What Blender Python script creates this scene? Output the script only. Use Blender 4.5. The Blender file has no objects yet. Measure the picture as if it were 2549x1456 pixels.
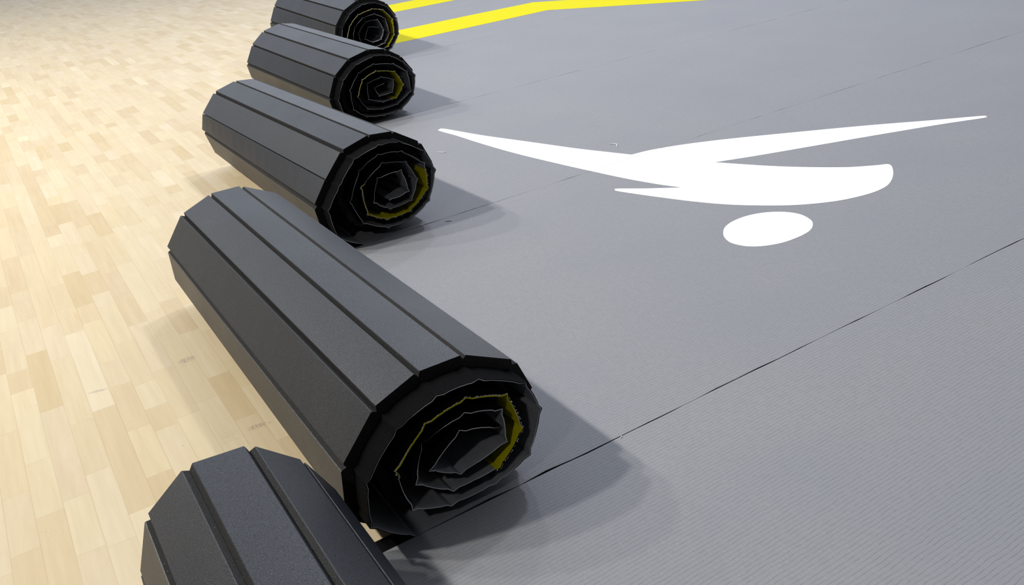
import bpy, bmesh, math, random
from mathutils import Vector, Matrix
random.seed(7)
SC = bpy.context.scene
COL = SC.collection

# ------------------------------------------------------------------ sizes (metres)
T = 0.027                      # mat thickness
FOAM = 0.0245                  # foam slat thickness
SK = 0.0017                    # carpet skin thickness
W = 1.5120                     # width of one mat strip
S = [-0.1579 + i * W for i in range(8)]      # near edges of the strips
LAP = 0.042                    # foam of a strip reaches this far under the next one
NR = 0.066                     # the carpet overhangs the foam this far on the near side
XR = 11.0                      # right end of the strips

# ------------------------------------------------------------------ node helpers
class NT:
    def __init__(self, name):
        self.m = bpy.data.materials.new(name); self.m.use_nodes = True
        self.t = self.m.node_tree; self.t.nodes.clear()
        self.out = self.t.nodes.new('ShaderNodeOutputMaterial')
        self.b = self.t.nodes.new('ShaderNodeBsdfPrincipled')
        self.t.links.new(self.b.outputs[0], self.out.inputs[0])
    def n(self, typ, **kw):
        nd = self.t.nodes.new(typ)
        for k, v in kw.items(): setattr(nd, k, v)
        return nd
    def link(self, a, b): self.t.links.new(a, b)
    def put(self, sock, v):
        if isinstance(v, bpy.types.NodeSocket): self.link(v, sock)
        else: sock.default_value = v
    def math(self, op, a, b=0.0, c=0.0, clamp=False):
        nd = self.n('ShaderNodeMath', operation=op, use_clamp=clamp)
        for i, v in enumerate((a, b, c)): self.put(nd.inputs[i], v)
        return nd.outputs[0]
    def mix(self, f, a, b, typ='MIX'):
        nd = self.n('ShaderNodeMix', data_type='RGBA', blend_type=typ)
        self.put(nd.inputs[0], f)
        for i, v in ((6, a), (7, b)):
            if isinstance(v, tuple) and len(v) == 3: v = (*v, 1)
            self.put(nd.inputs[i], v)
        return nd.outputs[2]
    def noise(self, vec, scale, detail=3.0, rough=0.5):
        nd = self.n('ShaderNodeTexNoise'); self.link(vec, nd.inputs['Vector'])
        nd.inputs['Scale'].default_value = scale; nd.inputs['Detail'].default_value = detail
        nd.inputs['Roughness'].default_value = rough
        return nd.outputs[0]
    def white(self, vec):
        nd = self.n('ShaderNodeTexWhiteNoise', noise_dimensions='3D'); self.link(vec, nd.inputs['Vector'])
        return nd.outputs['Value']
    def xyz(self, x=0.0, y=0.0, z=0.0):
        nd = self.n('ShaderNodeCombineXYZ')
        for i, v in enumerate((x, y, z)): self.put(nd.inputs[i], v)
        return nd.outputs[0]
    def sep(self, v):
        nd = self.n('ShaderNodeSeparateXYZ'); self.link(v, nd.inputs[0]); return nd.outputs
    def ramp(self, f, stops, interp='LINEAR'):
        nd = self.n('ShaderNodeValToRGB'); self.link(f, nd.inputs[0]); e = nd.color_ramp
        e.interpolation = interp
        e.elements[0].position = 0.0; e.elements[1].position = 1.0
        for p, c in stops[1:-1]: e.elements.new(p)
        for el, (p, c) in zip(list(e.elements), stops): el.color = (*c, 1) if len(c) == 3 else c
        return nd.outputs[0]
    def mrange(self, v, a, b, c=0.0, d=1.0, smooth=False):
        nd = self.n('ShaderNodeMapRange', interpolation_type='SMOOTHSTEP' if smooth else 'LINEAR')
        for i, x in enumerate((v, a, b, c, d)): self.put(nd.inputs[i], x)
        return nd.outputs[0]
    def bump(self, h, strength, dist):
        nd = self.n('ShaderNodeBump'); self.link(h, nd.inputs['Height'])
        nd.inputs['Strength'].default_value = strength; nd.inputs['Distance'].default_value = dist
        self.link(nd.outputs[0], self.b.inputs['Normal'])
    def base(self, c, rough, spec=0.5):
        self.put(self.b.inputs['Base Color'], (*c, 1) if isinstance(c, tuple) else c)
        self.put(self.b.inputs['Roughness'], rough)
        self.b.inputs['Specular IOR Level'].default_value = spec

# ------------------------------------------------------------------ materials
def mat_wood():
    k = NT('maple_strips')
    pos = k.n('ShaderNodeTexCoord').outputs['Object']
    x, y, z = k.sep(pos)
    rowf = k.math('DIVIDE', k.math('ADD', x, 0.2633 + 0.0607 * 400), 0.0607)
    row = k.math('FLOOR', rowf); fx = k.math('FRACT', rowf)
    r1 = k.white(k.xyz(row, 3.1, 0.7)); r2 = k.white(k.xyz(row, 9.4, 2.2))
    ln = k.math('MULTIPLY_ADD', r1, 0.42, 0.44)
    yy = k.math('ADD', k.math('DIVIDE', k.math('ADD', y, 50.0), ln), k.math('MULTIPLY', r2, 9.0))
    # jitter of the butt joints: every second board longer
    seg = k.math('FLOOR', yy); fy = k.math('FRACT', yy)
    jit = k.math('MULTIPLY_ADD', k.white(k.xyz(row, seg, 5.0)), 0.5, 0.25)
    after = k.math('GREATER_THAN', fy, jit)
    idn = k.math('ADD', k.math('MULTIPLY', seg, 2.0), after)
    # two boards share a cell edge at random, so lengths vary
    idv = k.xyz(row, idn, 1.0)
    tone = k.white(idv); hue = k.white(k.xyz(row, idn, 8.0))
    col = k.ramp(tone, [(0.0, (0.385, 0.303, 0.172)), (0.25, (0.422, 0.344, 0.214)), (0.55, (0.455, 0.384, 0.254)),
                        (0.8, (0.438, 0.362, 0.226)), (1.0, (0.478, 0.415, 0.292))])
    col = k.mix(k.math('MULTIPLY', hue, 0.35), col, (0.425, 0.350, 0.268))
    # grain along the boards
    gv = k.xyz(k.math('MULTIPLY', x, 55.0), k.math('MULTIPLY', y, 3.2), k.math('MULTIPLY', tone, 40.0))
    g1 = k.noise(gv, 1.0, 4.0, 0.6)
    col = k.mix(k.mrange(g1, 0.35, 0.75), col, k.mix(0.55, col, (0.84, 0.79, 0.72), 'MULTIPLY'))
    cv = k.xyz(k.math('MULTIPLY', x, 16.0), k.math('MULTIPLY', y, 3.5), k.math('MULTIPLY', tone, 30.0))
    g2 = k.noise(cv, 1.0, 2.0, 0.5)
    ring = k.math('FRACT', k.math('MULTIPLY', g2, 9.0))
    ringm = k.math('MULTIPLY', k.math('SUBTRACT', 1.0, k.mrange(ring, 0.0, 0.16)), k.mrange(hue, 0.45, 0.8))
    col = k.mix(k.math('MULTIPLY', ringm, 0.10), col, (0.36, 0.22, 0.09))
    # mineral streaks and small flecks
    sv = k.xyz(k.math('MULTIPLY', x, 26.0), k.math('MULTIPLY', y, 6.0), k.math('MULTIPLY', tone, 90.0))
    st = k.mrange(k.noise(sv, 1.0, 3.0, 0.6), 0.69, 0.80)
    col = k.mix(k.math('MULTIPLY', st, 0.35), col, (0.42, 0.22, 0.09))
    fl = k.n('ShaderNodeTexVoronoi'); fl.inputs['Scale'].default_value = 1.0
    k.link(k.xyz(k.math('MULTIPLY', x, 34.0), k.math('MULTIPLY', y, 13.0), 0.0), fl.inputs['Vector'])
    flm = k.math('MULTIPLY', k.math('LESS_THAN', fl.outputs['Distance'], 0.045),
                 k.math('GREATER_THAN', k.sep(fl.outputs['Color'])[0], 0.80))
    col = k.mix(k.math('MULTIPLY', flm, 0.6), col, (0.20, 0.12, 0.05))
    # joints
    ex = k.math('MINIMUM', fx, k.math('SUBTRACT', 1.0, fx))
    vis = k.mrange(k.noise(k.xyz(k.math('MULTIPLY', row, 3.7), k.math('MULTIPLY', y, 1.6), 0.0), 1.0, 1.0), 0.30, 0.62, 0.15, 0.85)
    lx = k.math('MULTIPLY', k.math('SUBTRACT', 1.0, k.mrange(ex, 0.005, 0.017)), vis)
    d1 = k.math('MULTIPLY', k.math('MINIMUM', fy, k.math('SUBTRACT', 1.0, fy)), ln)
    d2 = k.math('MULTIPLY', k.math('ABSOLUTE', k.math('SUBTRACT', fy, jit)), ln)
    ly = k.math('MULTIPLY', k.math('SUBTRACT', 1.0, k.mrange(k.math('MINIMUM', d1, d2), 0.0004, 0.0013)), 0.45)
    gap = k.math('MAXIMUM', lx, ly)
    col = k.mix(k.math('MULTIPLY', gap, 0.60), col, (0.26, 0.17, 0.07))
    # dark scuffs left on the floor
    sc = None
    for (px, py, rx, ry, th) in ((0.262, 2.513, 0.030, 0.022, 0.50), (0.235, 2.485, 0.050, 0.010, 0.60), (0.322, 2.018, 0.028, 0.014, 0.50),
                                 (0.254, 2.030, 0.026, 0.020, 0.58), (0.345, 2.010, 0.020, 0.010, 0.56),
                                 (-0.170, 1.935, 0.030, 0.060, 0.63)):
        dx = k.math('DIVIDE', k.math('SUBTRACT', x, px), rx); dy = k.math('DIVIDE', k.math('SUBTRACT', y, py), ry)
        d = k.math('ADD', k.math('MULTIPLY', dx, dx), k.math('MULTIPLY', dy, dy))
        nz = k.noise(k.xyz(k.math('MULTIPLY', x, 210.0), k.math('MULTIPLY', y, 330.0), px * 31), 1.0, 3.0, 0.65)
        m = k.math('MULTIPLY', k.math('SUBTRACT', 1.0, k.mrange(d, 0.25, 1.0)), k.mrange(nz, th, th + 0.05))
        sc = m if sc is None else k.math('MAXIMUM', sc, m)
    col = k.mix(k.math('MULTIPLY', sc, 0.8), col, (0.13, 0.095, 0.10))
    dx = k.math('DIVIDE', k.math('SUBTRACT', x, 0.011), 0.030)
    dy = k.math('DIVIDE', k.math('SUBTRACT', k.math('SUBTRACT', y, 2.514), k.math('MULTIPLY', k.math('SUBTRACT', x, 0.011), -0.25)), 0.008)
    d = k.math('ADD', k.math('MULTIPLY', dx, dx), k.math('MULTIPLY', dy, dy))
    m = k.math('MULTIPLY', k.math('SUBTRACT', 1.0, k.mrange(d, 0.4, 1.0)), k.mrange(k.noise(pos, 190.0), 0.40, 0.50))
    col = k.mix(k.math('MULTIPLY', m, 0.55), col, (0.24, 0.17, 0.17))
    big = k.noise(pos, 0.9, 2.0)
    col = k.mix(k.mrange(big, 0.35, 0.7, 0.0, 0.12), col, (0.36, 0.28, 0.17))
    k.base(col, k.mrange(k.noise(pos, 7.0), 0.3, 0.7, 0.42, 0.54), 0.20)
    k.bump(k.math('SUBTRACT', k.math('MULTIPLY', g1, 0.12), gap), 0.25, 0.0006)
    return k.m

def mat_carpet():
    k = NT('grey_woven_vinyl')
    uv = k.n('ShaderNodeUVMap', uv_map='UVMap').outputs[0]
    u, v, _ = k.sep(uv)
    wob = k.math('MULTIPLY', k.math('SUBTRACT', k.noise(uv, 20.0, 3.0), 0.5), 0.0095)
    vr = k.math('DIVIDE', k.math('ADD', v, wob), 0.0098)
    row = k.math('FLOOR', vr); fv = k.math('FRACT', vr)
    off = k.white(k.xyz(row, 1.7, 0.0))
    ur = k.math('ADD', k.math('DIVIDE', u, 0.0088), off); fu = k.math('FRACT', ur); cu = k.math('FLOOR', ur)
    lv = k.math('SUBTRACT', 1.0, k.mrange(k.math('MINIMUM', fv, k.math('SUBTRACT', 1.0, fv)), 0.02, 0.20, smooth=True))
    lu = k.math('SUBTRACT', 1.0, k.mrange(k.math('MINIMUM', fu, k.math('SUBTRACT', 1.0, fu)), 0.01, 0.12, smooth=True))
    cell = k.white(k.xyz(row, cu, 0.0))
    lv = k.math('MULTIPLY', lv, k.mrange(k.noise(uv, 60.0, 2.0), 0.30, 0.62, 0.25, 1.0))
    lu = k.math('MULTIPLY', lu, k.mrange(cell, 0.45, 0.9, 0.0, 0.6))
    ln = k.math('MAXIMUM', lv, lu)
    c0 = k.mix(cell, (0.198, 0.201, 0.214), (0.213, 0.217, 0.230))
    mott = k.noise(uv, 2.2, 3.0)
    c0 = k.mix(k.mrange(mott, 0.3, 0.7, 0.0, 0.5), c0, (0.186, 0.190, 0.213))
    c1 = k.mix(0.8, c0, (0.74, 0.74, 0.76), 'MULTIPLY')
    c = k.mix(k.math('MULTIPLY', ln, 0.85), c0, c1)
    fine = k.noise(uv, 900.0, 2.0)
    c = k.mix(k.mrange(fine, 0.68, 0.80, 0.0, 0.25), c, (0.32, 0.32, 0.34))
    k.base(c, 0.66, 0.13)
    k.bump(k.math('ADD', k.math('SUBTRACT', 1.0, ln), k.math('MULTIPLY', fine, 0.15)), 0.45, 0.0006)
    return k.m

def mat_foam(name, lo, hi, rough, spec, spk, bump):
    k = NT(name)
    pos = k.n('ShaderNodeTexCoord').outputs['Object']
    rnd = k.n('ShaderNodeObjectInfo').outputs['Random']
    f = k.noise(pos, 520.0, 3.0, 0.7); g = k.noise(pos, 5.0, 3.0)
    c = k.mix(k.mrange(f, 0.33, 0.67), lo, hi)
    c = k.mix(k.math('MULTIPLY', rnd, 0.35), c, tuple(x * 1.35 for x in hi))
    v = k.n('ShaderNodeTexVoronoi'); v.inputs['Scale'].default_value = 230.0; k.link(pos, v.inputs['Vector'])
    sp = k.math('MULTIPLY', k.math('LESS_THAN', v.outputs['Distance'], 0.17), k.math('GREATER_THAN', k.sep(v.outputs['Color'])[0], 0.90))
    c = k.mix(k.math('MULTIPLY', sp, spk), c, (0.20, 0.20, 0.21))
    k.base(c, k.mrange(g, 0.3, 0.7, rough - 0.02, rough + 0.03), spec)
    k.link(k.mrange(f, 0.32, 0.68, spec * 0.45, spec * 1.55), k.b.inputs['Specular IOR Level'])
    k.bump(f, bump, 0.0010)
    return k.m

def mat_plain(name, c, rough=0.7, spec=0.3, var=0.12, scale=120.0):
    k = NT(name)
    pos = k.n('ShaderNodeTexCoord').outputs['Object']
    n = k.noise(pos, scale, 3.0)
    k.base(k.mix(k.mrange(n, 0.3, 0.7), c, tuple(x * (1 - var) for x in c)), rough, spec)
    k.bump(n, 0.15, 0.0004)
    return k.m

WOOD = mat_wood(); CARPET = mat_carpet(); FOAMM = mat_foam('black_foam', (0.005, 0.0055, 0.0065), (0.012, 0.0135, 0.019), 0.40, 0.30, 0.30, 0.40)
CUTF = mat_foam('cut_black_foam', (0.007, 0.007, 0.0072), (0.022, 0.022, 0.022), 0.85, 0.15, 0.7, 0.8)
BACK = mat_plain('black_loop_backing', (0.0045, 0.0045, 0.005), 0.95, 0.03, 0.3, 300)
EDGE = mat_plain('pale_cut_edge', (0.55, 0.56, 0.58), 0.8, 0.2, 0.1, 300)
YEL = mat_plain('yellow_flooring_stripe', (0.525, 0.47, 0.001), 0.75, 0.06, 0.04, 60)
FRAY = mat_plain('white_fray', (0.75, 0.74, 0.70), 0.8, 0.2)
WHITE = mat_plain('white_print', (0.83, 0.84, 0.85), 0.6, 0.2, 0.03, 40)
LINT = mat_plain('lint', (0.70, 0.70, 0.72), 0.8, 0.2)

# ------------------------------------------------------------------ mesh helpers
def mesh_obj(name, verts, faces, mat, parent=None, uvs=None, smooth=False):
    me = bpy.data.meshes.new(name)
    me.from_pydata([tuple(v) for v in verts], [], faces)
    me.materials.append(mat)
    if uvs is not None:
        ul = me.uv_layers.new(name='UVMap')
        for lp in me.loops: ul.data[lp.index].uv = uvs[lp.vertex_index]
    bm = bmesh.new(); bm.from_mesh(me); bmesh.ops.recalc_face_normals(bm, faces=bm.faces); bm.to_mesh(me); bm.free()
    if smooth:
        for p in me.polygons: p.use_smooth = True
    o = bpy.data.objects.new(name, me); COL.objects.link(o)
    if parent: o.parent = parent; o.location = -parent.location
    return o

def tag(o, label=None, cat=None, group=None, kind=None):
    if label: o['label'] = label
    if cat: o['category'] = cat
    if group: o['group'] = group
    if kind: o['kind'] = kind

def box(name, a, b, mat, parent=None):
    (x0, y0, z0), (x1, y1, z1) = a, b
    v = [(x0, y0, z0), (x1, y0, z0), (x1, y1, z0), (x0, y1, z0), (x0, y0, z1), (x1, y0, z1), (x1, y1, z1), (x0, y1, z1)]
    f = [(0, 3, 2, 1), (4, 5, 6, 7), (0, 1, 5, 4), (1, 2, 6, 5), (2, 3, 7, 6), (3, 0, 4, 7)]
    return mesh_obj(name, v, f, mat, parent)

def prism_y(name, ring_near, ring_far, yn, yf, mat, parent, mat2=None, faces2=()):
    n = len(ring_near); K = 14
    v = []; f = [tuple(range(n)), tuple(range((K + 1) * n - 1, K * n - 1, -1))]
    for k in range(K + 1):
        t = k / K
        v += [(p[0] * (1 - t) + q[0] * t, yn * (1 - t) + yf * t, p[1] * (1 - t) + q[1] * t) for p, q in zip(ring_near, ring_far)]
    for i in range(n):
        for k in range(K): f.append((k * n + i, k * n + (i + 1) % n, (k + 1) * n + (i + 1) % n, (k + 1) * n + i))
    o = mesh_obj(name, v, f, mat, parent)
    if mat2:
        o.data.materials.append(mat2)
        for i in faces2:
            for k in range(K): o.data.polygons[2 + (i - 2) * K + k].material_index = 1
    return o

def smooth_noise(seed, step):
    """1-D value noise over metres."""
    r = random.Random(seed); tab = [r.random() for _ in range(4096)]
    def f(x):
        q = x / step + 1000; i = int(math.floor(q)); t = q - i; t = t * t * (3 - 2 * t)
        return tab[i % 4096] * (1 - t) + tab[(i + 1) % 4096] * t
    return f

# ------------------------------------------------------------------ rolled mats
def nrm(dx, dz):
    l = math.hypot(dx, dz) or 1e-9
    return dx / l, dz / l

def chain_points(H, r):
    """hinge list -> skin polyline with little cusps at the folds; returns (x, z, hinge parameter)."""
    out = []
    for i in range(len(H) - 1):
        (x0, z0), (x1, z1) = H[i], H[i + 1]
        L = math.hypot(x1 - x0, z1 - z0); dx, dz = (x1 - x0) / L, (z1 - z0) / L
        nx, nz = dz, -dx
        c = 0.012 + 0.004 * r.random()
        if i == 0: out.append((x0, z0, 0.0))
        bow = 0.0008 + 0.0022 * r.random()
        for t, off in ((c / L, 0.0012), (0.3, -bow * 0.6), (0.5, -bow), (0.72, -bow * 0.5), (1 - c / L, 0.0014)):
            off += (r.random() - 0.5) * 0.0008
            out.append((x0 + dx * L * t + nx * off, z0 + dz * L * t + nz * off, i + t))
        # hinge vertex pushed a little outward
        if i < len(H) - 2:
            (x2, z2) = H[i + 2]; ex, ez = nrm(x2 - x1, z2 - z1)
            mx, mz = nrm(nx + ez, nz - ex)
            out.append((x1 - mx * 0.0018, z1 - mz * 0.0018, i + 1.0))
        else: out.append((x1, z1, i + 1.0))
    return out

def normals(P):
    N = []
    for i in range(len(P)):
        a = P[max(i - 1, 0)]; b = P[min(i + 1, len(P) - 1)]
        dx, dz = nrm(b[0] - a[0], b[1] - a[1]); N.append((dz, -dx))
    return N

def build_mat(k, H, label, far=(1.0, 1.0, 0.0, 0.0), yellow=None, jit=(0.002, 0.0015), gapseed=0, roll=True):
    """strip k lies between S[k] and S[k+1]; H = fold points of the carpet (x, z) in the roll, starting where it leaves the floor."""
    r = random.Random(100 + k)
    H = [[x, z - 0.005] for x, z in H]
    yn, yf = S[k], S[k + 1]
    cx = H[0][0]
    root = bpy.data.objects.new('roll_out_mat', None); COL.objects.link(root)
    root.location = (cx, yn + W / 2, 0.0); root.empty_display_size = 0.2
    tag(root, label, 'mat', 'grey roll-out mats side by side')
    sx, sz, dx, dz = far
    def lift(z):
        q = min(1.0, max(0.0, (z - 0.14) / 0.14)); return q * q * (3 - 2 * q)
    def fx(x, z, y=None, w=1.0):
        # the roll runs slightly askew: cross-section at distance y along it (default: the far end)
        t = w * (1.0 if y is None else (y - yn) / W)
        return (x + t * ((sx - 1) * (x - cx) + dx * lift(z)), z + t * ((sz - 1) * (z - 0.0257) + dz * lift(z)))
    # flat run of the carpet, right to left
    pts = []
    x = XR
    while x > cx + 0.02:
        pts.append((x, T - SK / 2, None)); x -= 0.035 if x < 6.5 else 0.12
    roll_pts = chain_points(H, r) if roll else [(cx, T - SK / 2, 0.0)]
    P = pts + roll_pts
    N = normals(P)
    nj = smooth_noise(500 + k + gapseed, 0.07); nj2 = smooth_noise(700 + k, 0.018); fj = smooth_noise(900 + k, 0.11); wj = smooth_noise(40 + k, 0.05)
    V = []; UV = []; s = 0.0
    for i, p in enumerate(P):
        if i: s += math.hypot(P[i][0] - P[i - 1][0], P[i][1] - P[i - 1][1])
        u = -s
        nx, nz = N[i]; h = SK / 2
        if p[2] is None:
            wide = 1.0 + 1.5 * max(0.0, 1.0 - max(0.0, p[0] - cx) / 1.1)
            a = max(0.0, nj(p[0]) - 0.36) * 1.6 * jit[0] * wide + nj2(p[0]) * 0.0006 + jit[0] * 0.35 * (wide - 1.0)
            b = max(0.0, fj(p[0]) - 0.40) * 1.6 * jit[1]
            fp = (p[0], p[1])
        else:
            a = wj(s) * 0.003; b = wj(s + 9) * 0.003; fp = fx(p[0], p[1], None, min(1.0, p[2]))
        y0, y1 = yn + a, yf - b
        V += [(p[0] + nx * h, y0, p[1] + nz * h), (fp[0] + nx * h, y1, fp[1] + nz * h),
              (p[0] - nx * h, y0, p[1] - nz * h), (fp[0] - nx * h, y1, fp[1] - nz * h)]
        UV += [(u, y0), (u, y1), (u, y0 + 0.003), (u, y1 + 0.003)]
    F = []
    for i in range(len(P) - 1):
        a, b = 4 * i, 4 * i + 4
        F += [(a, a + 1, b + 1, b), (a + 2, b + 2, b + 3, a + 3), (a, b, b + 2, a + 2), (a + 1, a + 3, b + 3, b + 1)]
    e = 4 * (len(P) - 1); F += [(0, 2, 3, 1), (e, e + 1, e + 3, e + 2)]
    o = mesh_obj('carpet_surface', V, F, CARPET, root, UV)
    o.data.materials.append(EDGE)
    for i in range(len(pts), len(P) - 1): o.data.polygons[4 * i + 2].material_index = 1
    # flat foam under the carpet
    foam_y0, foam_y1 = yn + NR, yf + LAP
    box('foam_base', (cx + 0.0008, foam_y0 + 0.0006, 0.0), (XR, foam_y1, T - SK - 0.0012), BACK, root)
    if not roll: return root
    # one foam slat behind every facet of the roll
    for i in range(len(H) - 1):
        (x0, z0), (x1, z1) = H[i], H[i + 1]
        L = math.hypot(x1 - x0, z1 - z0); ux, uz = (x1 - x0) / L, (z1 - z0) / L
        nx, nz = -uz, ux                                   # outward
        g = 0.0004; b = 0.0012 + 0.0006 * r.random(); o0 = SK / 2 + 0.0004; th = FOAM
        if i == 0: th = min(th, 0.0232)
        # the knife cut between two slats stops half way; below it the foam is still joined
        def miter(j, o):
            if j <= 0 or j >= len(H) - 1: return 0.0
            (ax, az), (bx, bz), (cx2, cz2) = H[j - 1], H[j], H[j + 1]
            ta = math.atan2(bz - az, bx - ax); tb = math.atan2(cz2 - bz, cx2 - bx)
            da = (tb - ta + math.pi) % (2 * math.pi) - math.pi
            return max(-0.004, math.tan(-da / 2) * o)
        o1 = o0 + th * 0.52
        q = [(-miter(i, o0) + 0.0001, o0), (-miter(i, o1) + 0.0001, o1), (g, o0 + th - b), (g + b * 0.8, o0 + th),
             (L - g - b * 0.8, o0 + th), (L - g, o0 + th - b), (L + miter(i + 1, o1) - 0.0001, o1), (L + miter(i + 1, o0) - 0.0001, o0)]
        # a slight lean and random in-out of each slat
        dd = (r.random() - 0.5) * 0.0012
        ring = [(x0 + ux * t + nx * (o + dd * (o > o0)), z0 + uz * t + nz * (o + dd * (o > o0))) for t, o in q]
        ring = [(a, max(c, 0.0006)) for a, c in ring]
        ww = [0.0 if i == 0 and j < 4 else 1.0 for j in range(8)]
        jn, jf = 0.0006 + r.random() * 0.003, -r.random() * 0.005
        prism_y('foam_slat', [fx(*p, foam_y0, w) for p, w in zip(ring, ww)], [fx(*p, foam_y1, w) for p, w in zip(ring, ww)], foam_y0 + jn, foam_y1 + jf, CUTF, root, FOAMM, (4, 5, 6))
    # black underside of the overlapping carpet edge
    V = []; F = []
    RP = roll_pts; RN = N[len(pts):]
    for i, p in enumerate(RP):
        nx, nz = RN[i]
        for y in (yn + 0.0015, foam_y0 + 0.004):
            for h in (SK / 2 - 0.0004, SK / 2 + 0.0012):
                qx, qz = fx(p[0], p[1], y, min(1.0, p[2]))
                V.append((qx - nx * h, y, max(qz - nz * h, T - SK)))
    for i in range(len(RP) - 1):
        a, b = 4 * i, 4 * i + 4
        F += [(a, a + 2, b + 2, b), (a + 1, b + 1, b + 3, a + 3), (a, b, b + 1, a + 1), (a + 2, a + 3, b + 3, b + 2)]
    e = 4 * (len(RP) - 1); F += [(0, 1, 3, 2), (e, e + 2, e + 3, e + 1)]
    o = mesh_obj('backing_strip', V, F, BACK, root); o['label'] = 'black underside of the overlapping carpet edge'
    # yellow stripe running across the strip inside the roll
    if yellow:
        A, B = yellow
        def at(t):
            for j in range(len(RP) - 1):
                if RP[j][2] <= t <= RP[j + 1][2] + 1e-9:
                    w = (t - RP[j][2]) / max(1e-9, RP[j + 1][2] - RP[j][2])
                    return (RP[j][0] * (1 - w) + RP[j + 1][0] * w, RP[j][1] * (1 - w) + RP[j + 1][1] * w, t)
        Q = [at(A)] + [p for p in RP if A < p[2] < B] + [at(B)]
        QN = normals(Q); V = []; F = []
        for p, (nx, nz) in zip(Q, QN):
            f = fx(p[0], p[1])
            for h in (SK / 2 + 0.0012, SK / 2 + 0.0001):
                V += [(p[0] + nx * h, yn - 0.0012, p[1] + nz * h), (f[0] + nx * h, yf - 0.003, f[1] + nz * h)]
        for i in range(len(Q) - 1):
            a, b = 4 * i, 4 * i + 4
            F += [(a, a + 1, b + 1, b), (a + 2, b + 2, b + 3, a + 3), (a, b, b + 2, a + 2), (a + 1, a + 3, b + 3, b + 1)]
        e = 4 * (len(Q) - 1); F += [(0, 2, 3, 1), (e, e + 1, e + 3, e + 2)]
        o = mesh_obj('yellow_stripe', V, F, YEL, root); o['label'] = 'bright yellow stripe inside the roll'
        # white frayed threads along the cut edge of the stripe
        V = []; F = []
        for i in range(len(Q) - 1):
            (x0, z0, _), (x1, z1, _) = Q[i], Q[i + 1]
            L = math.hypot(x1 - x0, z1 - z0); nx, nz = QN[i]
            for j in range(int(L / 0.0028) + 1):
                if r.random() < 0.25: continue
                t = r.random(); q = 0.0006 + 0.0014 * r.random() ** 2
                cxp = x0 + (x1 - x0) * t - nx * (0.0008 + 0.0022 * r.random()); czp = z0 + (z1 - z0) * t - nz * (0.0008 + 0.0022 * r.random())
                cy = yn - 0.0014 - 0.0012 * r.random()
                b0 = len(V)
                V += [(cxp + q, cy, czp), (cxp - q * 0.6, cy, czp + q), (cxp - q * 0.5, cy, czp - q), (cxp, cy - q, czp), (cxp, cy + q, czp)]
                F += [(b0, b0 + 1, b0 + 3), (b0 + 1, b0 + 2, b0 + 3), (b0 + 2, b0, b0 + 3), (b0 + 1, b0, b0 + 4), (b0 + 2, b0 + 1, b0 + 4), (b0, b0 + 2, b0 + 4)]
        o = mesh_obj('frayed_edge', V, F, FRAY, root); o['label'] = 'white frayed threads along the yellow stripe'
    return root

H2 = [[0.4520, 0.0307], [0.3690, 0.1000], [0.3800, 0.1993], [0.4582, 0.2866], [0.5492, 0.3213], [0.6420, 0.3197], [0.7444, 0.2676], [0.7731, 0.1928], [0.7327, 0.0955], [0.6450, 0.0655], [0.5401, 0.0637], [0.4580, 0.0960], [0.4389, 0.2014], [0.5151, 0.2749], [0.6077, 0.2933], [0.6990, 0.2616], [0.7238, 0.1680], [0.6588, 0.1000], [0.5500, 0.0960], [0.4751, 0.1498], [0.5029, 0.2326], [0.6004, 0.2600], [0.6822, 0.2320], [0.6834, 0.1537], [0.5720, 0.1260], [0.5083, 0.1664], [0.5841, 0.2257], [0.6751, 0.1933]]
H3 = [[0.9900, 0.0307], [0.8989, 0.0858], [0.8863, 0.1906], [0.9420, 0.2640], [1.0150, 0.3440], [1.1120, 0.3700], [1.1946, 0.3621], [1.2816, 0.3049], [1.3132, 0.2252], [1.2700, 0.1186], [1.1836, 0.0695], [1.0942, 0.0651], [1.0033, 0.1089], [0.9709, 0.1992], [1.0256, 0.3000], [1.1032, 0.3379], [1.1947, 0.3275], [1.2740, 0.2618], [1.2712, 0.1659], [1.1879, 0.1020], [1.0942, 0.0979], [1.0253, 0.1361], [1.0202, 0.2408], [1.1135, 0.3049], [1.2041, 0.2862], [1.2370, 0.2115], [1.2018, 0.1400], [1.1145, 0.1303], [1.0560, 0.1728], [1.0858, 0.2557], [1.1804, 0.2610], [1.1960, 0.1760], [1.1160, 0.1640]]
H4 = [[1.6950, 0.0307], [1.6060, 0.0525], [1.5480, 0.1100], [1.5310, 0.1950], [1.5755, 0.2880], [1.6570, 0.3500], [1.7640, 0.3740], [1.8500, 0.3586], [1.9220, 0.3110], [1.9760, 0.2300], [1.9486, 0.1326], [1.8672, 0.0717], [1.7600, 0.0637], [1.6650, 0.0780], [1.6020, 0.1308], [1.6014, 0.2328], [1.6622, 0.3060], [1.7507, 0.3350], [1.8630, 0.3141], [1.9322, 0.2583], [1.9377, 0.1543], [1.8496, 0.1030], [1.7602, 0.0970], [1.6790, 0.1150], [1.6360, 0.1896], [1.6775, 0.2700], [1.7593, 0.2980], [1.8630, 0.2740], [1.8990, 0.1975], [1.8500, 0.1400], [1.7708, 0.1330], [1.6920, 0.1640], [1.7000, 0.2455], [1.7832, 0.2615], [1.8500, 0.2353], [1.8300, 0.1720], [1.7544, 0.1670], [1.7350, 0.2150], [1.7931, 0.2270]]
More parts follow.
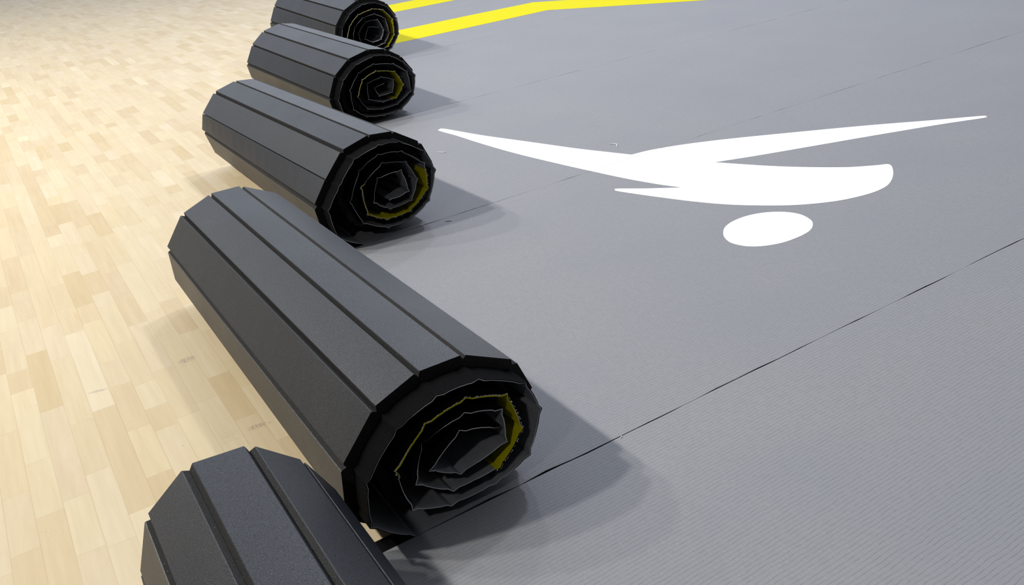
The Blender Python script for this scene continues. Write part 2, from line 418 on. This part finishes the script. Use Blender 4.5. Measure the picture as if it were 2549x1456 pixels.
H5 = [[2.3600, 0.0307], [2.2620, 0.0600], [2.1870, 0.1280], [2.1640, 0.2080], [2.1850, 0.2980], [2.2530, 0.3780], [2.3520, 0.4230], [2.4500, 0.4190], [2.5370, 0.3750], [2.5900, 0.2880], [2.5850, 0.1880], [2.5180, 0.1030], [2.4200, 0.0660], [2.3200, 0.0720], [2.2440, 0.1280], [2.2050, 0.2299], [2.2378, 0.3030], [2.3100, 0.3640], [2.4204, 0.3850], [2.4970, 0.3652], [2.5555, 0.2921], [2.5500, 0.1901], [2.4887, 0.1193], [2.3860, 0.0980], [2.2950, 0.1272], [2.2450, 0.2000], [2.2700, 0.2860], [2.3383, 0.3380], [2.4288, 0.3504], [2.5050, 0.3059], [2.5160, 0.2057], [2.4700, 0.1459], [2.3753, 0.1322], [2.3030, 0.1720], [2.2906, 0.2450], [2.3559, 0.3102], [2.4465, 0.3104], [2.4785, 0.2344], [2.4484, 0.1750], [2.3841, 0.1672], [2.3303, 0.2017], [2.3700, 0.2747], [2.4382, 0.2597]]
H1 = [[0.1300, 0.0307], [0.0400, 0.0420], [-0.0150, 0.1000], [-0.0070, 0.1890], [0.0270, 0.2810], [0.1000, 0.3365], [0.1920, 0.3290], [0.2630, 0.2650], [0.3060, 0.1780], [0.2800, 0.0920], [0.1950, 0.0650], [0.1000, 0.0640], [0.0350, 0.1050], [0.0300, 0.1900], [0.0600, 0.2650], [0.1220, 0.3020], [0.1850, 0.2920], [0.2300, 0.2480], [0.2600, 0.1780], [0.2320, 0.1160], [0.1600, 0.0970], [0.0850, 0.1150], [0.0680, 0.1900], [0.1000, 0.2500], [0.1600, 0.2570], [0.2080, 0.2200], [0.2150, 0.1600], [0.1500, 0.1320], [0.1060, 0.1750], [0.1400, 0.2200]]

mats = []
mats.append(build_mat(0, H1, 'nearest grey mat strip, its black foam roll cut off by the bottom edge', jit=(0.001, 0.0045)))
mats.append(build_mat(1, H2, 'grey mat strip with the largest whole roll and a white oval printed on it', far=(1.0, 1.0, -0.020, 0.003), yellow=(11.82, 17.1), jit=(0.0030, 0.0010)))
mats.append(build_mat(2, H3, 'grey mat strip with pentagon-shaped roll core and the white wing tip pointing at its roll', far=(1.0, 1.0, -0.056, 0.0), yellow=(17.24, 22.15), jit=(0.0022, 0.001)))
mats.append(build_mat(3, H4, 'grey mat strip without white figure whose whole roll stands third from the near end', far=(1.0, 1.0, 0.018, 0.003), yellow=(24.0, 29.4), jit=(0.0022, 0.001)))
mats.append(build_mat(4, H5, 'grey mat strip with bent yellow stripe, its roll cut by the top edge', far=(1.0, 1.0, 0.060, 0.02), yellow=(14.3, 22.1), jit=(0.0018, 0.001)))
mats.append(build_mat(5, [[2.98, 0.0307]], 'farthest grey mat strip with short yellow stripe at the top edge of the photo', jit=(0.0018, 0.001), roll=False))

# ------------------------------------------------------------------ printed figure and stripes on the flat carpet
def catmull(P, corners, n=5):
    out = []; N = len(P)
    for i in range(N):
        p1, p2 = P[i], P[(i + 1) % N]
        p0 = P[i - 1] if i not in corners else p1
        p3 = P[(i + 2) % N] if (i + 1) % N not in corners else p2
        for j in range(n):
            t = j / n
            out.append(tuple(0.5 * (2 * b + (c - a) * t + (2 * a - 5 * b + 4 * c - d) * t * t + (3 * b - a - 3 * c + d) * t ** 3)
                             for a, b, c, d in zip(p0, p1, p2, p3)))
    return out

def clip_y(P, y, keep_above):
    out = []; N = len(P)
    ins = lambda p: (p[1] >= y) == keep_above
    for i in range(N):
        a, b = P[i], P[(i + 1) % N]
        if ins(a): out.append(a)
        if ins(a) != ins(b):
            t = (y - a[1]) / (b[1] - a[1]); out.append((a[0] + (b[0] - a[0]) * t, y))
    return out

def decal(name, P, mat, parent, label):
    bm = bmesh.new()
    top = [bm.verts.new((x, y, T + 0.0006)) for x, y in P]
    f = bm.faces.new(top)
    bmesh.ops.triangulate(bm, faces=[f])
    bot = [bm.verts.new((x, y, T + 0.0001)) for x, y in P]
    n = len(P)
    for i in range(n): bm.faces.new((top[i], bot[i], bot[(i + 1) % n], top[(i + 1) % n]))
    bmesh.ops.recalc_face_normals(bm, faces=bm.faces)
    me = bpy.data.meshes.new(name); bm.to_mesh(me); bm.free(); me.materials.append(mat)
    o = bpy.data.objects.new(name, me); COL.objects.link(o); o.parent = parent; o.location = -parent.location
    o['label'] = label
    return o

LOGO = [[1.8775, 3.9753], [1.9012, 3.9566], [1.9633, 3.7081], [2.0525, 3.4253], [2.1343, 3.1658], [2.1902, 3.0167], [2.2357, 2.8991], [2.3276, 2.8833], [2.4549, 2.8337], [2.6324, 2.7356], [2.8799, 2.5717], [3.1193, 2.4055], [3.307, 2.2623], [3.4734, 2.1408], [3.472, 2.1253], [3.4559, 2.1189], [3.2898, 2.1955], [3.0028, 2.3122], [2.7162, 2.423], [2.5296, 2.4969], [2.3864, 2.5601], [2.4342, 2.4655], [2.5008, 2.3445], [2.575, 2.237], [2.655, 2.1394], [2.734, 2.0762], [2.7702, 2.0527], [2.7628, 2.0285], [2.7214, 1.9895], [2.6707, 1.9525], [2.6161, 1.9231], [2.5663, 1.9088], [2.4972, 1.9077], [2.4034, 1.9295], [2.3275, 1.9654], [2.2497, 2.0202], [2.1788, 2.0935], [2.1052, 2.1899], [2.0436, 2.3046], [1.9887, 2.4351], [1.9527, 2.5284], [1.9273, 2.6035], [1.9316, 2.6179], [1.9433, 2.6198], [2.0172, 2.5376], [2.1125, 2.442], [2.0763, 2.5391], [2.0351, 2.6897], [2.0028, 2.8489], [1.9702, 3.021], [1.9218, 3.3195], [1.8948, 3.5896], [1.8818, 3.7973], [1.8654, 3.9523]]
OVAL = [[1.9189, 2.0231], [1.958, 2.054], [2.0118, 2.0709], [2.0756, 2.0691], [2.1318, 2.048], [2.1778, 2.0064], [2.198, 1.9523], [2.1854, 1.8956], [2.1573, 1.8608], [2.112, 1.8351], [2.0494, 1.827], [1.9824, 1.8333], [1.9259, 1.8585], [1.8912, 1.8951], [1.8792, 1.9453], [1.893, 1.9885]]
lg = catmull([tuple(p) for p in LOGO], {6, 20, 45})
decal('printed_figure', clip_y(lg, S[2] - 0.0012, False), WHITE, mats[1], 'white printed sweeping shape')
decal('printed_figure', clip_y(lg, S[2] + 0.0012, True), WHITE, mats[2], 'white printed wing tip')
decal('printed_oval', catmull([tuple(p) for p in OVAL], set()), WHITE, mats[1], 'white printed oval')
up = [(2.45, 6.934), (3.0433, 6.918), (3.6654, 6.905), (4.3195, 6.875)]
lo = [(4.1454, 6.3856), (3.4125, 6.392), (2.7766, 6.4042), (2.45, 6.412)]
bend_lo = [(4.9803, 5.3809), (4.5886, 5.8478)]
stripe = up + [(4.3195 + 2.10, 6.875 - 2.55)] + [(4.1454 + 2.10, 6.3856 - 2.55)] + bend_lo + lo
decal('yellow_stripe', clip_y(stripe, S[4] + 0.0012, True), YEL, mats[4], 'bright yellow stripe with a bend')
decal('yellow_stripe', clip_y(clip_y(stripe, S[4] - 0.0012, False), S[3] + 0.002, True), YEL, mats[3], 'slanting end of the yellow stripe')
decal('yellow_stripe', [(3.02, 8.367), (3.6117, 8.356), (4.6, 8.335), (4.42, 7.84), (3.4514, 7.8742), (3.02, 7.885)], YEL, mats[5], 'bright yellow stripe')

# ------------------------------------------------------------------ bits of lint on the mats
def lint(P, rad, label):
    V = []; F = []; n = 5
    for i, (x, y, z) in enumerate(P):
        a = P[max(i - 1, 0)]; b = P[min(i + 1, len(P) - 1)]
        d = (Vector(b) - Vector(a)).normalized(); s = d.cross(Vector((0, 0, 1))).normalized(); u = s.cross(d)
        q = rad * (0.5 if i in (0, len(P) - 1) else 1.0)
        for j in range(n):
            an = 2 * math.pi * j / n; w = s * math.cos(an) * q + u * math.sin(an) * q
            V.append((x + w.x, y + w.y, z + rad + w.z))
    for i in range(len(P) - 1):
        for j in range(n): F.append((i * n + j, i * n + (j + 1) % n, (i + 1) * n + (j + 1) % n, (i + 1) * n + j))
    F += [tuple(range(n)), tuple(range((len(P) - 1) * n, len(P) * n))]
    cx, cy = P[len(P) // 2][:2]
    o = mesh_obj('lint_thread', [(x - cx, y - cy, z - T) for x, y, z in V], F, LINT, smooth=True); o.location = (cx, cy, T)
    tag(o, label, 'lint', 'white bits of lint on the grey mats')
Z = T + 0.0002
lint([(2.262, 3.088, Z), (2.272, 3.084, Z), (2.281, 3.070, Z), (2.279, 3.055, Z + 0.002), (2.268, 3.042, Z), (2.262, 3.028, Z)], 0.0018, 'curled white thread above the middle of the white figure')
lint([(1.692, 3.640, Z), (1.700, 3.622, Z), (1.708, 3.607, Z), (1.718, 3.600, Z)], 0.0016, 'tiny white thread left below the white wing tip')
lint([(1.306, 2.840, Z), (1.315, 2.830, Z), (1.324, 2.826, Z), (1.331, 2.829, Z)], 0.0018, 'tiny white thread on the seam in front of the pentagon-cored roll')
lint([(0.965, 1.3475, Z), (0.967, 1.3495, Z), (0.970, 1.352, Z)], 0.0013, 'white speck on the black seam right of the largest roll')

# ------------------------------------------------------------------ hall floor
fl = box('floor', (-14.0, -3.0, -0.04), (18.0, 30.0, 0.0), WOOD)
tag(fl, 'pale maple strip floor of the sports hall', 'floor', None, 'structure')

# ------------------------------------------------------------------ light: hall lamps and dim hall surroundings
def lamp(x, y, z, power, size, col):
    l = bpy.data.lights.new('hall_lamp', 'AREA'); l.shape = 'DISK'; l.size = size; l.energy = power; l.color = col
    o = bpy.data.objects.new('hall_lamp', l); COL.objects.link(o); o.location = (x, y, z)
    return o
WARM = (1.0, 0.985, 0.955)
for y, pw in ((4.3, 600), (6.2, 520), (8.6, 440), (12.0, 220)):
    lamp(-4.2, y, 7.0, pw, 0.45, (1.0, 0.965, 0.89))
for y, pw in ((4.8, 290), (8.2, 240)):
    lamp(5.3, y, 7.0, pw, 0.45, (0.95, 0.98, 1.05))
lamp(-4.4, -2.4, 6.6, 125, 0.5, WARM)
lamp(-4.8, 17.0, 7.0, 120, 0.5, WARM)

w = bpy.data.worlds.new('hall'); SC.world = w; w.use_nodes = True
nt = w.node_tree; nt.nodes.clear()
def wn(t, **kw):
    n = nt.nodes.new(t)
    for a, b in kw.items(): setattr(n, a, b)
    return n
def wmr(sock, a, b, c, d):
    n = wn('ShaderNodeMapRange', interpolation_type='SMOOTHSTEP'); nt.links.new(sock, n.inputs[0])
    for i, q in enumerate((a, b, c, d)): n.inputs[i + 1].default_value = q
    return n.outputs[0]
o = wn('ShaderNodeOutputWorld'); bg = wn('ShaderNodeBackground'); tc = wn('ShaderNodeTexCoord'); se = wn('ShaderNodeSeparateXYZ')
nt.links.new(tc.outputs['Generated'], se.inputs[0])
# the far half of the hall is lit, the half behind the camera is dim; the ceiling is brighter than the walls
wy = wmr(se.outputs[1], -0.5, 0.8, 0.04, 1.0); wz = wmr(se.outputs[2], 0.0, 0.6, 0.7, 1.0)
wx = wmr(se.outputs[0], -0.75, 0.5, 0.15, 1.9)
mu0 = wn('ShaderNodeMath', operation='MULTIPLY'); nt.links.new(wy, mu0.inputs[0]); nt.links.new(wx, mu0.inputs[1])
mu = wn('ShaderNodeMath', operation='MULTIPLY'); nt.links.new(mu0.outputs[0], mu.inputs[0]); nt.links.new(wz, mu.inputs[1])
bg.inputs[0].default_value = (0.86, 0.93, 1.05, 1)
ms = wn('ShaderNodeMath', operation='MULTIPLY'); nt.links.new(mu.outputs[0], ms.inputs[0]); ms.inputs[1].default_value = 0.95
nt.links.new(ms.outputs[0], bg.inputs[1]); nt.links.new(bg.outputs[0], o.inputs[0])

# ------------------------------------------------------------------ camera
cam = bpy.data.cameras.new('camera'); co = bpy.data.objects.new('camera', cam); COL.objects.link(co)
right = Vector((0.844306, -0.523841, -0.112867)); upv = Vector((0.319374, 0.322787, 0.890960)); back = Vector((-0.430289, -0.788289, 0.439831))
co.matrix_world = Matrix(((right.x, upv.x, back.x, 0.0), (right.y, upv.y, back.y, 0.0), (right.z, upv.z, back.z, 1.227), (0, 0, 0, 1)))
cam.sensor_width = 36.0; cam.lens = 31.4713; cam.clip_start = 0.02; cam.clip_end = 200
SC.camera = co
SC.view_settings.view_transform = 'Standard'; SC.view_settings.look = 'None'
SC.view_settings.gamma = 1.0; SC.view_settings.use_curve_mapping = False
SC.view_settings.exposure = 0.0
